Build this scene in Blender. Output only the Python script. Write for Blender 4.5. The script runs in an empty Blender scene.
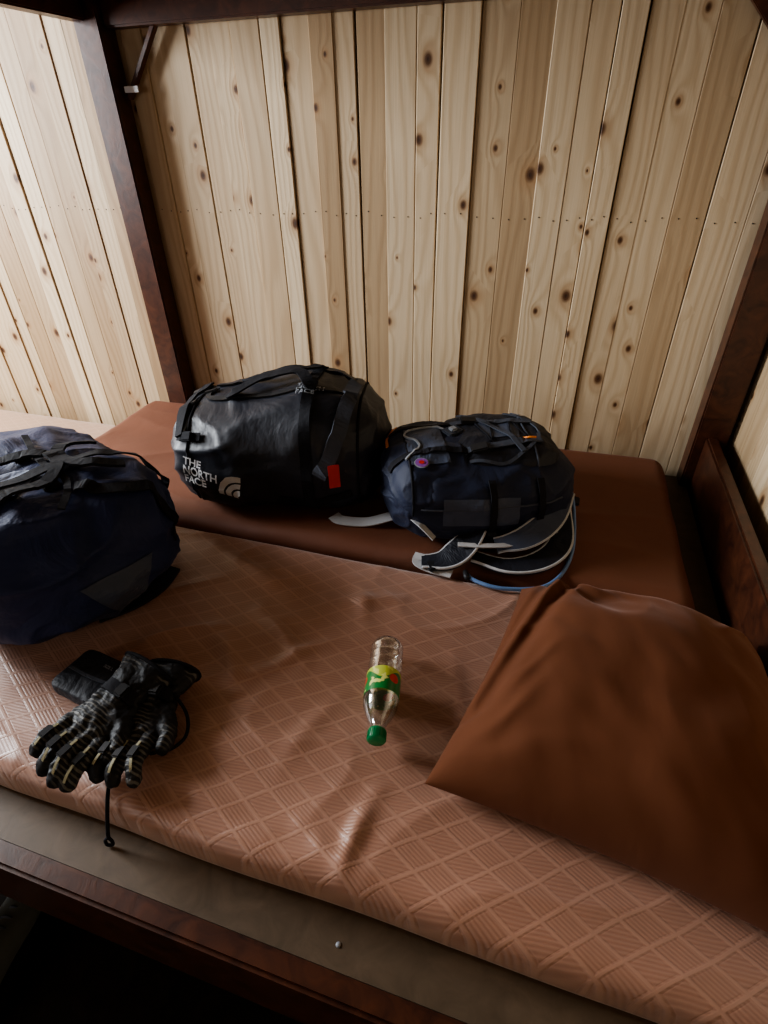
import bpy, bmesh, math, random
from mathutils import Vector, Matrix, noise
from mathutils.bvhtree import BVHTree
random.seed(7)
C = bpy.context.scene.collection
rad = math.radians

# ---------------------------------------------------------------- node helpers
class NT:
    def __init__(s, name):
        s.m = bpy.data.materials.new(name); s.m.use_nodes = True
        s.t = s.m.node_tree; s.n = s.t.nodes; s.l = s.t.links
        s.b = s.n['Principled BSDF']; s.out = s.n['Material Output']
    def new(s, t, **k):
        n = s.n.new(t)
        for a, v in k.items(): setattr(n, a, v)
        return n
    def link(s, a, b): s.l.new(a, b)
    def setin(s, sock, v):
        if isinstance(v, (int, float, tuple, list)): sock.default_value = v
        else: s.l.new(v, sock)
    def math(s, op, a, b=None, c=None, clamp=False):
        n = s.new('ShaderNodeMath', operation=op); n.use_clamp = clamp
        s.setin(n.inputs[0], a)
        if b is not None: s.setin(n.inputs[1], b)
        if c is not None: s.setin(n.inputs[2], c)
        return n.outputs[0]
    def noise(s, vec, scale, detail=3, rough=.5, dist=0):
        n = s.new('ShaderNodeTexNoise'); s.l.new(vec, n.inputs['Vector'])
        n.inputs['Scale'].default_value = scale; n.inputs['Detail'].default_value = detail
        n.inputs['Roughness'].default_value = rough; n.inputs['Distortion'].default_value = dist
        return n.outputs['Fac']
    def ramp(s, fac, stops):
        n = s.new('ShaderNodeValToRGB'); s.setin(n.inputs[0], fac)
        e = n.color_ramp.elements
        while len(e) < len(stops): e.new(.5)
        for i, (p, c) in enumerate(stops):
            e[i].position = p; e[i].color = (*c, 1) if len(c) == 3 else c
        return n.outputs[0]
    def mix(s, f, a, b, mode='MIX'):
        n = s.new('ShaderNodeMix', data_type='RGBA', blend_type=mode)
        s.setin(n.inputs[0], f)
        s.setin(n.inputs[6], (*a, 1) if isinstance(a, tuple) and len(a) == 3 else a)
        s.setin(n.inputs[7], (*b, 1) if isinstance(b, tuple) and len(b) == 3 else b)
        return n.outputs[2]
    def mapr(s, v, a, b, c, d):
        n = s.new('ShaderNodeMapRange'); s.setin(n.inputs[0], v)
        for i, x in enumerate((a, b, c, d)): n.inputs[i+1].default_value = x
        return n.outputs[0]
    def bump(s, h, strength, dist):
        n = s.new('ShaderNodeBump'); s.l.new(h, n.inputs['Height'])
        n.inputs['Strength'].default_value = strength; n.inputs['Distance'].default_value = dist
        s.l.new(n.outputs[0], s.b.inputs['Normal']); return n
    def obj(s): return s.new('ShaderNodeTexCoord').outputs['Object']
    def comb(s, x, y, z=0.0):
        n = s.new('ShaderNodeCombineXYZ')
        for i, v in enumerate((x, y, z)): s.setin(n.inputs[i], v)
        return n.outputs[0]
    def sep(s, v):
        n = s.new('ShaderNodeSeparateXYZ'); s.l.new(v, n.inputs[0]); return n.outputs

def mat_pine():
    t = NT('pine_board')
    uv = t.new('ShaderNodeUVMap'); uv.uv_map = 'UVMap'
    U, V, _ = t.sep(uv.outputs[0])
    tone = t.new('ShaderNodeAttribute', attribute_name='tone').outputs['Fac']
    vo = t.new('ShaderNodeTexVoronoi', voronoi_dimensions='2D')
    vec = t.comb(U, t.math('MULTIPLY', V, .72))
    t.link(vec, vo.inputs['Vector']); vo.inputs['Scale'].default_value = 8.6
    d = vo.outputs['Distance']; r = t.sep(vo.outputs['Color'])[0]
    r2 = t.sep(vo.outputs['Color'])[1]
    on = t.math('GREATER_THAN', r, .52)
    size = t.mapr(r2, 0, 1, .03, .135)
    kd = t.math('DIVIDE', d, size)
    fall = t.math('MULTIPLY', t.math('POWER', 2.718, t.math('MULTIPLY', kd, -.6)), on)
    low = t.noise(t.comb(t.math('MULTIPLY', U, 6), t.math('MULTIPLY', V, .8)), 1.0, 2)
    f = t.math('ADD', t.math('MULTIPLY', U, 34), t.math('MULTIPLY', low, 7))
    f = t.math('ADD', f, t.math('MULTIPLY', fall, 2.6))
    line = t.math('SINE', t.math('MULTIPLY', f, 6.283))
    line = t.mapr(line, -1, 1, 0, 1)
    line = t.math('POWER', line, 1.8)
    fine = t.noise(t.comb(t.math('MULTIPLY', U, 260), t.math('MULTIPLY', V, 5)), 1.0, 3)
    base = t.mix(tone, (.37, .255, .145), (.67, .54, .37))
    dark = t.mix(tone, (.25, .155, .08), (.48, .345, .205))
    col = t.mix(t.math('MULTIPLY', line, .5), base, dark)
    col = t.mix(t.mapr(fine, .35, .75, 0, .35), col, dark)
    wide = t.noise(t.comb(t.math('MULTIPLY', U, 3), t.math('MULTIPLY', V, .9)), 1.0, 2)
    col = t.mix(t.mapr(wide, .45, .8, 0, .4), col, (.46, .31, .17))
    halo = t.math('MULTIPLY', t.mapr(kd, .8, 2.6, .6, 0), on)
    col = t.mix(halo, col, (.33, .185, .085))
    core = t.math('MULTIPLY', t.mapr(kd, .5, 1.05, 1, 0), on)
    col = t.mix(core, col, (.105, .048, .022))
    ring = t.math('MULTIPLY', t.mapr(kd, .15, .4, .6, 0), on)
    col = t.mix(ring, col, (.025, .012, .008))
    t.link(col, t.b.inputs['Base Color']); t.b.inputs['Roughness'].default_value = .55
    t.b.inputs['Specular IOR Level'].default_value = .3
    t.bump(t.math('ADD', line, fine), .12, .002)
    return t.m

def mat_dark_wood(name='varnished_wood', a=(.085, .028, .013), b=(.03, .010, .006), rough=.35, spec=.5):
    t = NT(name); o = t.obj()
    mp = t.new('ShaderNodeMapping'); mp.inputs['Scale'].default_value = (3, 3, 3); t.link(o, mp.inputs[0])
    w = t.noise(mp.outputs[0], 6, 5, .6, 1.2)
    t.link(t.ramp(w, [(.3, b), (.7, a)]), t.b.inputs['Base Color'])
    t.b.inputs['Roughness'].default_value = rough; t.b.inputs['Specular IOR Level'].default_value = spec
    t.bump(w, .15, .003); return t.m

def mat_plain(name, col, rough=.6, metal=0, spec=.5):
    t = NT(name); n = t.noise(t.obj(), 40, 3)
    t.link(t.mix(t.mapr(n, .3, .7, 0, .35), col, tuple(c*.7 for c in col)), t.b.inputs['Base Color'])
    t.b.inputs['Roughness'].default_value = rough; t.b.inputs['Metallic'].default_value = metal
    t.b.inputs['Specular IOR Level'].default_value = spec
    return t.m

def mat_cloth(name, col, rough=.75, sheen=.3, weave=900, wr=.25, wd=.006, wscale=9, spec=.4):
    t = NT(name); o = t.obj()
    n = t.noise(o, 5, 4)
    t.link(t.mix(t.mapr(n, .3, .7, 0, .5), col, tuple(c*.72 for c in col)), t.b.inputs['Base Color'])
    t.b.inputs['Roughness'].default_value = rough; t.b.inputs['Sheen Weight'].default_value = sheen
    t.b.inputs['Sheen Roughness'].default_value = .4
    t.b.inputs['Sheen Tint'].default_value = (*[min(1, c*2+.25) for c in col], 1)
    t.b.inputs['Specular IOR Level'].default_value = spec
    a = t.noise(o, wscale, 4, .55, .8); bb = t.noise(o, weave, 1)
    h = t.math('ADD', a, t.math('MULTIPLY', bb, .03))
    t.bump(h, wr, wd*4); return t.m

def mat_quilt(name, base, hi, w=.072, h=.047, rot=5):
    t = NT(name); o = t.obj()
    wob = t.noise(o, 4, 2)
    X0, Y0, _ = t.sep(o)
    c, s = math.cos(rad(rot)), math.sin(rad(rot))
    X = t.math('ADD', t.math('MULTIPLY', X0, c), t.math('MULTIPLY', Y0, s))
    Y = t.math('SUBTRACT', t.math('MULTIPLY', Y0, c), t.math('MULTIPLY', X0, s))
    X = t.math('ADD', X, t.math('MULTIPLY', wob, .03)); Y = t.math('ADD', Y, t.math('MULTIPLY', wob, -.025))
    P = t.math('ADD', t.math('DIVIDE', X, w), t.math('DIVIDE', Y, h))
    Q = t.math('SUBTRACT', t.math('DIVIDE', X, w), t.math('DIVIDE', Y, h))
    def edge(v):
        return t.math('SUBTRACT', .5, t.math('ABSOLUTE', t.math('SUBTRACT', t.math('FRACT', v), .5)))
    e = t.math('MINIMUM', edge(P), edge(Q))
    line = t.mapr(e, .04, .075, 1, 0)
    cut = t.mapr(t.math('ABSOLUTE', t.math('SUBTRACT', e, .11)), .0, .025, 1, 0)
    par = t.math('MODULO', t.math('ADD', t.math('FLOOR', P), 1000), 2)
    sx = t.math('SINE', t.math('MULTIPLY', P, 6.283*7)); sy = t.math('SINE', t.math('MULTIPLY', Y, 6.283/.0058))
    st = t.math('ADD', t.math('MULTIPLY', sx, par), t.math('MULTIPLY', sy, t.math('SUBTRACT', 1, par)))
    st = t.mapr(st, -1, 1, 0, 1)
    st = t.math('MULTIPLY', st, t.math('SUBTRACT', 1, line))
    h2 = t.math('SUBTRACT', t.math('ADD', t.math('MULTIPLY', line, 1.0), t.math('MULTIPLY', st, .6)), t.math('MULTIPLY', cut, .5))
    weave = t.noise(o, 700, 1)
    f = t.math('ADD', t.math('MULTIPLY', line, .45), t.math('MULTIPLY', st, .30), clamp=True)
    col = t.mix(f, base, hi)
    blot = t.noise(o, 3, 3)
    col = t.mix(t.mapr(blot, .35, .7, 0, .3), col, tuple(c*.65 for c in base))
    t.link(col, t.b.inputs['Base Color'])
    t.b.inputs['Roughness'].default_value = .42; t.b.inputs['Sheen Weight'].default_value = .35
    t.b.inputs['Specular IOR Level'].default_value = .65
    t.bump(t.math('ADD', h2, t.math('MULTIPLY', weave, .3)), .35, .0012)
    return t.m

M = {}
M['pine'] = mat_pine()
M['dark'] = mat_dark_wood()
M['floor'] = mat_dark_wood('floor_wood', (.022, .014, .010), (.010, .007, .005), .8, .15)
M['ply'] = mat_dark_wood('plywood', (.135, .092, .058), (.09, .062, .038), .55, .3)
M['quilt'] = mat_quilt('quilted_cover', (.33, .158, .10), (.56, .325, .225))
M['beige'] = mat_quilt('beige_cover', (.36, .20, .11), (.55, .35, .22))
M['brown'] = mat_cloth('brown_cover', (.17, .060, .030), .65, .12, 700, .2, .004, 7)
M['pillow'] = mat_cloth('pillow_velvet', (.125, .045, .021), .85, .30, 800, .15, .004, 6, .12)
M['duffel'] = mat_cloth('black_tarpaulin', (.016, .018, .028), .48, .0, 500, .4, .006, 6, .5)
M['navy'] = mat_cloth('navy_nylon', (.016, .026, .085), .6, .1, 700, .5, .007, 8, .35)
M['packnavy'] = mat_cloth('dark_navy_nylon', (.013, .018, .042), .65, .1, 700, .4, .006, 8, .35)
M['packgrey'] = mat_cloth('blue_grey_nylon', (.055, .068, .105), .6, .1, 700, .4, .006, 10, .4)
M['grey'] = mat_cloth('grey_nylon', (.26, .30, .42), .65, .1, 700, .5, .006, 10)
M['black'] = mat_cloth('black_nylon', (.013, .014, .022), .6, .08, 800, .5, .006, 12)
M['web'] = mat_cloth('black_webbing', (.012, .012, .016), .8, .0, 1400, .3, .002, 40, .2)
M['webg'] = mat_cloth('grey_webbing', (.06, .068, .09), .7, .05, 1400, .3, .002, 40, .3)
M['white'] = mat_plain('white_print', (.75, .76, .78), .5)
M['cream'] = mat_cloth('pale_webbing', (.52, .52, .53), .7, .1, 900, .3, .002, 30)
M['red'] = mat_plain('red_tag', (.55, .03, .02), .5)
M['orange'] = mat_plain('orange_cord', (.8, .25, .04), .5)
M['plastic'] = mat_plain('black_plastic', (.02, .02, .022), .5, 0, .3)
M['gplastic'] = mat_plain('grey_plastic', (.3, .32, .35), .35)
M['steel'] = mat_plain('steel', (.6, .6, .6), .3, 1)
M['dsteel'] = mat_plain('black_steel', (.03, .03, .032), .35, .6)
M['yellow'] = mat_plain('pale_yellow_trim', (.36, .33, .20), .6)
M['green'] = mat_plain('green_cap', (.0, .22, .07), .35)
M['purple'] = mat_plain('purple_badge', (.25, .08, .35), .5)
M['hose'] = mat_plain('blue_hose', (.14, .24, .45), .3)
M['rubber'] = mat_plain('shoe_rubber', (.14, .15, .14), .7)
M['plaster'] = mat_plain('room_wall', (.20, .13, .075), .8)

# ---------------------------------------------------------------- mesh helpers
def mesh_obj(name, verts, faces, mat=None, smooth=True, parent=None):
    me = bpy.data.meshes.new(name); me.from_pydata([tuple(v) for v in verts], [], faces); me.update()
    o = bpy.data.objects.new(name, me); C.objects.link(o)
    if mat: me.materials.append(M[mat] if isinstance(mat, str) else mat)
    if smooth:
        for p in me.polygons: p.use_smooth = True
    if parent: o.parent = parent
    return o
def empty(name, loc=(0, 0, 0), rotz=0):
    e = bpy.data.objects.new(name, None); C.objects.link(e); e.empty_display_size = .1
    e.location = loc; e.rotation_euler = (0, 0, rotz); return e
def box(name, x0, x1, y0, y1, z0, z1, mat, parent=None, bev=.004):
    bm = bmesh.new(); bmesh.ops.create_cube(bm, size=1)
    for v in bm.verts:
        v.co = Vector(((x0+x1)/2+v.co.x*(x1-x0), (y0+y1)/2+v.co.y*(y1-y0), (z0+z1)/2+v.co.z*(z1-z0)))
    if bev: bmesh.ops.bevel(bm, geom=bm.edges[:], offset=bev, segments=2, affect='EDGES')
    me = bpy.data.meshes.new(name); bm.to_mesh(me); bm.free()
    o = bpy.data.objects.new(name, me); C.objects.link(o); me.materials.append(M[mat])
    if parent: o.parent = parent
    return o
def obox(name, c, ax, size, mat, parent=None, bev=.003):
    o = box(name, -size[0]/2, size[0]/2, -size[1]/2, size[1]/2, -size[2]/2, size[2]/2, mat, parent, bev)
    m = Matrix((ax[0], ax[1], ax[2])).transposed().to_4x4(); m.translation = Vector(c)
    o.matrix_local = m; return o
def frame(n, up=Vector((0, 0, 1))):
    n = n.normalized(); r = up.cross(n)
    if r.length < 1e-3: r = Vector((1, 0, 0))
    r.normalize(); u = n.cross(r); return (r, u, n)
def catmull(P, n=10):
    P = [Vector(p) for p in P]; out = []
    Q = [2*P[0]-P[1]]+P+[2*P[-1]-P[-2]]
    for i in range(1, len(Q)-2):
        for k in range(n):
            t = k/n; a, b, c, d = Q[i-1:i+3]
            out.append(.5*((2*b)+(c-a)*t+(2*a-5*b+4*c-d)*t*t+(3*b-a-3*c+d)*t**3))
    out.append(P[-1]); return out
def ribbon(name, pts, nrm, w, th, mat, parent=None, wf=None):
    V = []; F = []; n = len(pts)
    for i, p in enumerate(pts):
        t = (pts[min(i+1, n-1)]-pts[max(i-1, 0)]).normalized()
        N = nrm[i] if isinstance(nrm, list) else Vector(nrm)
        s = t.cross(N)
        if s.length < 1e-4: s = Vector((1, 0, 0))
        s.normalize(); N = s.cross(t).normalized()
        ww = w*(wf(i/(n-1)) if wf else 1)
        for a, b in ((-.5, -.5), (.5, -.5), (.5, .5), (-.5, .5)): V.append(p+s*a*ww+N*(b*th))
    for i in range(n-1):
        for k in range(4):
            a = i*4+k; b = i*4+(k+1) % 4; F.append((a, b, b+4, a+4))
    F += [(3, 2, 1, 0), (4*n-4, 4*n-3, 4*n-2, 4*n-1)]
    return mesh_obj(name, V, F, mat, False, parent)
def tube_geo(pts, r, seg=10, cyc=False):
    V = []; F = []; n = len(pts); up = Vector((.1, .2, 1)).normalized()
    for i, p in enumerate(pts):
        t = ((pts[(i+1) % n]-pts[i-1]) if cyc else (pts[min(i+1, n-1)]-pts[max(i-1, 0)])).normalized()
        a = t.cross(up); a = a.normalized() if a.length > 1e-3 else Vector((1, 0, 0)); b = a.cross(t)
        rr = r(i/(n-1)) if callable(r) else r
        for k in range(seg):
            q = 2*math.pi*k/seg; V.append(p+(a*math.cos(q)+b*math.sin(q))*rr)
    for i in range(n if cyc else n-1):
        for k in range(seg):
            j = (i+1) % n; F.append((i*seg+k, i*seg+(k+1) % seg, j*seg+(k+1) % seg, j*seg+k))
    if not cyc: F += [tuple(range(seg-1, -1, -1)), tuple((n-1)*seg+k for k in range(seg))]
    return V, F
def tube(name, pts, r, mat, parent=None, seg=10, cyc=False):
    V, F = tube_geo(pts, r, seg, cyc); return mesh_obj(name, V, F, mat, True, parent)
def lathe(name, prof, mat, parent=None, seg=40):
    V = []; F = []
    for (z, r) in prof:
        for k in range(seg):
            q = 2*math.pi*k/seg; V.append((r*math.cos(q), r*math.sin(q), z))
    for i in range(len(prof)-1):
        for k in range(seg):
            F.append((i*seg+k, i*seg+(k+1) % seg, (i+1)*seg+(k+1) % seg, (i+1)*seg+k))
    return mesh_obj(name, V, F, mat, True, parent)

def spow(v, e): return math.copysign(abs(v)**e, v)
class Soft:
    """soft bag: superellipsoid with folds; local axis x"""
    def __init__(s, name, L, W, H, e1, e2, amp, seed, mat, parent, flat=.82, taper=0, sag=0, freq=6, cx=0, cy=0, cz=0):
        s.__dict__.update(L=L, W=W, H=H, e1=e1, e2=e2, amp=amp, seed=seed, flat=flat, taper=taper, sag=sag, freq=freq, c=Vector((cx, cy, cz)))
        V = []; F = []; nf, nt = 110, 130
        for i in range(nf+1):
            ph = -math.pi/2+math.pi*i/nf
            for k in range(nt): V.append(s.raw(ph, 2*math.pi*k/nt))
        for i in range(nf):
            for k in range(nt): F.append((i*nt+k, i*nt+(k+1) % nt, (i+1)*nt+(k+1) % nt, (i+1)*nt+k))
        s.o = mesh_obj(name, V, F, mat, True, parent)
        bm = bmesh.new(); bm.from_mesh(s.o.data); bmesh.ops.remove_doubles(bm, verts=bm.verts, dist=1e-4)
        bmesh.ops.recalc_face_normals(bm, faces=bm.faces); bm.to_mesh(s.o.data)
        s.bvh = BVHTree.FromBMesh(bm); bm.free()
        for p in s.o.data.polygons: p.use_smooth = True
    def raw(s, ph, t):
        cp, sp = max(math.cos(ph), 0), math.sin(ph)
        r = spow(cp, s.e1); X = spow(sp, s.e1)
        y = spow(math.cos(t), s.e2)*r; z = spow(math.sin(t), s.e2)*r
        k = 1-s.taper*(X*.5+.5)
        p = Vector((s.L/2*X, s.W/2*y*k, s.H/2*z*(1-s.taper*.6*(X*.5+.5))))
        if z > 0: p.z += s.sag*math.exp(-((X-.35)/.5)**2)*z
        q = Vector((p.x*s.freq, p.y*s.freq, p.z*s.freq*1.2))+Vector((s.seed*3.1, s.seed*1.7, 0))
        n = noise.noise(q)+.5*noise.noise(q*2.3)
        rg = 1-abs(noise.noise(Vector((q.x*.6+q.z*.7, q.y*1.3, q.z*1.8-q.x*.5))+Vector((5, 5, 5))))*2.2
        rg2 = 1-abs(noise.noise(Vector((q.x*1.9-q.z*.6, q.y*.9, q.z*.8+q.x*.9))+Vector((15, 2, 9))))*2.6
        d = s.amp*(n*.9+.7*max(0, rg)**2+.45*max(0, rg2)**3)
        l = p.length
        p = p+p.normalized()*d if l > 1e-5 else p
        zf = -s.H/2*s.flat
        if p.z < zf: p.z = zf+(p.z-zf)*.05
        return p+s.c
    def hit(s, p, d):
        r = s.bvh.ray_cast(Vector(p), Vector(d).normalized())
        return (r[0], r[1]) if r[0] is not None else (None, None)
    def path(s, uv, off=.003, n=14):
        P = []; N = []
        for a in catmull([(u, v, 0) for u, v in uv], n):
            x = s.c.x+a.x*s.L/2; t = rad(a.y)
            org = Vector((x, s.c.y+math.cos(t)*1.0, s.c.z+math.sin(t)*1.0))
            h, nn = s.hit(org, Vector((0, -math.cos(t), -math.sin(t))))
            if h is None: continue
            P.append(h); N.append(nn)
        NN = [sum((N[max(0, min(len(N)-1, i+j))] for j in (-2, -1, 0, 1, 2)), Vector()).normalized() for i in range(len(N))]
        return [p+m*off for p, m in zip(P, NN)], NN
    def strap(s, name, uv, w, mat, parent, off=.003, th=.003):
        P, N = s.path(uv, off)
        if len(P) > 2: return ribbon(name, P, N, w, th, mat, parent)
    def drop(s, name, pts2, w, mat, parent, d, off=.003, th=.003, n=12):
        d = Vector(d).normalized(); P = []; N = []
        for a in catmull(pts2, n):
            h, nn = s.hit(a-d*1.0, d)
            if h is None: continue
            P.append(h+nn*off); N.append(nn)
        if len(P) > 2: return ribbon(name, P, N, w, th, mat, parent)
    def decal(s, name, verts, faces, c, nrm, up, mat, parent, off=.0025):
        r, u, n = frame(Vector(nrm), Vector(up)); V = []
        for a in verts:
            q = Vector(c)+r*a[0]+u*a[1]
            h, nn = s.hit(q+n*.6, -n)
            V.append((h+nn*off) if h is not None else None)
        F = [f for f in faces if all(V[i] is not None for i in f)]
        V = [v if v is not None else Vector((0, 0, 0)) for v in V]
        return mesh_obj(name, V, F, mat, False, parent)

def text_geo(txt, size, sp=.8):
    cu = bpy.data.curves.new('t', 'FONT'); cu.body = txt; cu.size = size; cu.space_line = sp; cu.offset = size*.022; cu.resolution_u = 4
    o = bpy.data.objects.new('t', cu); C.objects.link(o)
    bpy.context.view_layer.update()
    me = bpy.data.meshes.new_from_object(o.evaluated_get(bpy.context.evaluated_depsgraph_get()))
    bm = bmesh.new(); bm.from_mesh(me); bmesh.ops.triangulate(bm, faces=bm.faces)
    for k in range(3):
        le = [e for e in bm.edges if e.calc_length() > size*.22]
        if not le: break
        bmesh.ops.subdivide_edges(bm, edges=le, cuts=1); bmesh.ops.triangulate(bm, faces=bm.faces)
    bm.verts.index_update()
    V = [tuple(v.co) for v in bm.verts]; F = [tuple(v.index for v in f.verts) for f in bm.faces]
    bm.free(); bpy.data.objects.remove(o); return V, F
def arc_geo(cx, cy, r0, r1, a0, a1, n=14):
    V = []; F = []
    for i in range(n+1):
        a = rad(a0+(a1-a0)*i/n)
        V += [(cx+r0*math.cos(a), cy+r0*math.sin(a)), (cx+r1*math.cos(a), cy+r1*math.sin(a))]
    for i in range(n): F.append((2*i, 2*i+1, 2*i+3, 2*i+2))
    return V, F
def grid_geo(x0, x1, y0, y1, n=16, f=None):
    V = []; F = []
    for j in range(n+1):
        for i in range(n+1):
            a, b = i/n, j/n
            if f: a, b = f(a, b)
            V.append((x0+(x1-x0)*a, y0+(y1-y0)*b))
    for j in range(n):
        for i in range(n): q = j*(n+1)+i; F.append((q, q+1, q+n+2, q+n+1))
    return V, F
def logo(s, c, nrm, up, k, parent, name='logo'):
    V, F = text_geo('THE\nNORTH\nFACE', .030*k)
    V = [(x-.050*k, y+.016*k) for x, y, z in V]; F = list(F)
    for r0, r1 in ((.008, .022), (.027, .041), (.046, .060)):
        v, f = arc_geo(0, 0, r0*k, r1*k, 90, 180); b = len(V)
        V += [(x+.116*k, y-.034*k) for x, y in v]; F += [tuple(i+b for i in g) for g in f]
    s.decal(name, V, F, c, nrm, up, 'white', parent, .005)
def buckle(name, c, n, along, parent, w=.03, l=.04, mat='plastic'):
    n = Vector(n).normalized(); a = Vector(along); a = (a-n*a.dot(n)).normalized(); r = a.cross(n)
    o = obox(name, Vector(c)+n*.006, (r, a, n), (w, l, .010), mat, parent, .003)
    return o

# ---------------------------------------------------------------- room shell
YW = 1.86; MT = .60; XL = -3.5
def plank_wall(name, length, height, z0, origin, xdir, seed, wmin=.060, wmax=.100):
    rnd = random.Random(seed); bm = bmesh.new()
    uvl = bm.loops.layers.uv.new('UVMap'); tl = bm.verts.layers.float.new('tone')
    xd = Vector(xdir); nd = Vector((0, 0, 1)).cross(xd) * -1
    x = 0; org = Vector(origin); nails = []
    while x < length:
        w = rnd.uniform(wmin, wmax); w = min(w, length-x+.01)
        d = rnd.choice([.0, .0, .001, .002, .006]); tone = min(1, max(0, rnd.gauss(.68, .22)))
        if rnd.random() < .16: tone = rnd.uniform(.0, .25)
        ou = rnd.uniform(0, 40); ov = rnd.uniform(0, 40); g = .0004
        c = .0018; skew = rnd.uniform(-.003, .003)
        prof = [(g, -.015), (g, d+.012-c), (g+c, d+.012), (w-g-c, d+.012), (w-g, d+.012-c), (w-g, -.015)]
        rows = []
        for zz in (z0, z0+height):
            k = skew*(zz-z0)
            row = []
            for px, py in prof:
                v = bm.verts.new(org+xd*(x+px+k)+nd*py+Vector((0, 0, zz))); v[tl] = tone; row.append((v, px, zz))
            rows.append(row)
        for i in range(len(prof)-1):
            q = [rows[0][i], rows[0][i+1], rows[1][i+1], rows[1][i]]
            f = bm.faces.new([a[0] for a in q])
            for lp, a in zip(f.loops, q): lp[uvl].uv = (a[1]+ou, a[2]+ov)
        for nx in (.25, .75):
            nails.append(org+xd*(x+w*nx+skew*.8)+nd*(d+.0125)+Vector((0, 0, 1.29+rnd.uniform(-.008, .008))))
        x += w
    bmesh.ops.recalc_face_normals(bm, faces=bm.faces)
    bk = [bm.verts.new(org+xd*a-nd*.010+Vector((0, 0, b))) for a, b in ((-.05, z0), (length+.05, z0), (length+.05, z0+height), (-.05, z0+height))]
    bk2 = [bm.verts.new(v.co-nd*.03) for v in bk]
    for v in bk+bk2: v[tl] = 0
    for q in ([bk[0], bk[1], bk[2], bk[3]], [bk2[3], bk2[2], bk2[1], bk2[0]], [bk[0], bk2[0], bk2[1], bk[1]], [bk[3], bk[2], bk2[2], bk2[3]], [bk[0], bk[3], bk2[3], bk2[0]], [bk[1], bk2[1], bk2[2], bk[2]]):
        f = bm.faces.new(q); f.material_index = 2
    me = bpy.data.meshes.new(name); bm.to_mesh(me); bm.free()
    o = bpy.data.objects.new(name, me); C.objects.link(o)
    for k in ('pine', 'dsteel', 'floor'): me.materials.append(M[k])
    b2 = bmesh.new(); b2.from_mesh(me)
    for p in nails:
        r = bmesh.ops.create_cone(b2, cap_ends=True, segments=8, radius1=.0020, radius2=.0016, depth=.0015,
              matrix=Matrix.Translation(p) @ nd.to_track_quat('Z', 'Y').to_matrix().to_4x4())
        for v in r['verts']:
            for f in v.link_faces: f.material_index = 1
    b2.to_mesh(me); b2.free()
    return o
plank_wall('wall_back', 4.1, 2.6, 0, (XL, YW, 0), (1, 0, 0), 33)
plank_wall('wall_right', 4.2, 2.6, 0, (.58, YW, 0), (0, -1, 0), 5)
box('floor', XL-.1, .7, -2.4, 2.0, -.06, 0, 'floor', bev=0)
box('ceiling', XL-.1, .7, -2.4, 2.0, 2.6, 2.66, 'plaster', bev=0)
def wall_with_window(name, axis, pos, a0, a1, w0, w1, z0, z1, th=.08):
    e = empty(name)
    def b(n, s0, s1, q0, q1):
        if axis == 'x': box(n, pos-th, pos, s0, s1, q0, q1, 'plaster', e, 0)
        else: box(n, s0, s1, pos-th, pos, q0, q1, 'plaster', e, 0)
    b('below', a0, a1, 0, z0); b('above', a0, a1, z1, 2.6); b('side_a', a0, w0, z0, z1); b('side_b', w1, a1, z0, z1)
W1 = (.0, 1.5, 1.15, 2.30)
wall_with_window('wall_left', 'x', XL, -2.4, 2.0, *W1)
wall_with_window('wall_front', 'y', -2.3, XL, .66, -2.9, -1.5, 1.0, 2.1)  # window opening here is added to let the fill light in
def window(name, axis, pos, w0, w1, z0, z1):
    e = empty(name); t = .05
    def b(n, s0, s1, q0, q1):
        if axis == 'x': box(n, pos-.06, pos-.01, s0, s1, q0, q1, 'dark', e, .003)
        else: box(n, s0, s1, pos-.06, pos-.01, q0, q1, 'dark', e, .003)
    b('sill', w0, w1, z0, z0+t); b('head', w0, w1, z1-t, z1); b('jamb_a', w0, w0+t, z0+t, z1-t); b('jamb_b', w1-t, w1, z0+t, z1-t)
    m = (w0+w1)/2; b('mullion', m-.02, m+.02, z0+t, z1-t)
window('window_1', 'x', XL, *W1)
window('added_fill_window', 'y', -2.3, -2.9, -1.5, 1.0, 2.1)  # made-up window behind the camera, frames the added fill light

# ---------------------------------------------------------------- bunk bed
bunk = empty('bunk_bed')
box('platform', -1.6, .48, .233, 1.83, .495, .52, 'ply', bunk, .002)
box('front_rail', -1.7, .55, .197, .232, .36, .535, 'dark', bunk, .006)
box('side_rail', .485, .52, .235, 1.765, .40, .705, 'dark', bunk, .006)
box('side_rail_left', -1.64, -1.605, .235, 1.765, .36, .52, 'dark', bunk, .006)
box('post_back_left', -1.50, -1.41, 1.765, 1.838, 0, 2.3, 'dark', bunk, .005)
box('post_back_right', .455, .55, 1.765, 1.838, 0, 2.3, 'dark', bunk, .005)
box('post_front_right', .455, .55, .115, .195, 0, 2.3, 'dark', bunk, .005)
box('post_front_left', -1.80, -1.71, .12, .21, 0, 2.3, 'dark', bunk, .005)
box('upper_back_beam', -1.41, .455, 1.785, 1.836, 1.765, 1.92, 'dark', bunk, .005)
box('upper_front_beam', -1.40, .455, .10, .15, 1.765, 1.92, 'dark', bunk, .005)
box('upper_left_beam', -1.50, -1.45, .15, 1.765, 1.78, 1.93, 'dark', bunk, .005)
box('upper_right_beam', .50, .55, .196, 1.765, 1.765, 1.92, 'dark', bunk, .005)
box('upper_deck', -1.45, .50, .15, 1.785, 1.90, 1.92, 'ply', bunk, .002)
box('upper_mattress', -1.43, .48, .16, 1.78, 1.922, 2.02, 'brown', bunk, .03)
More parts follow.
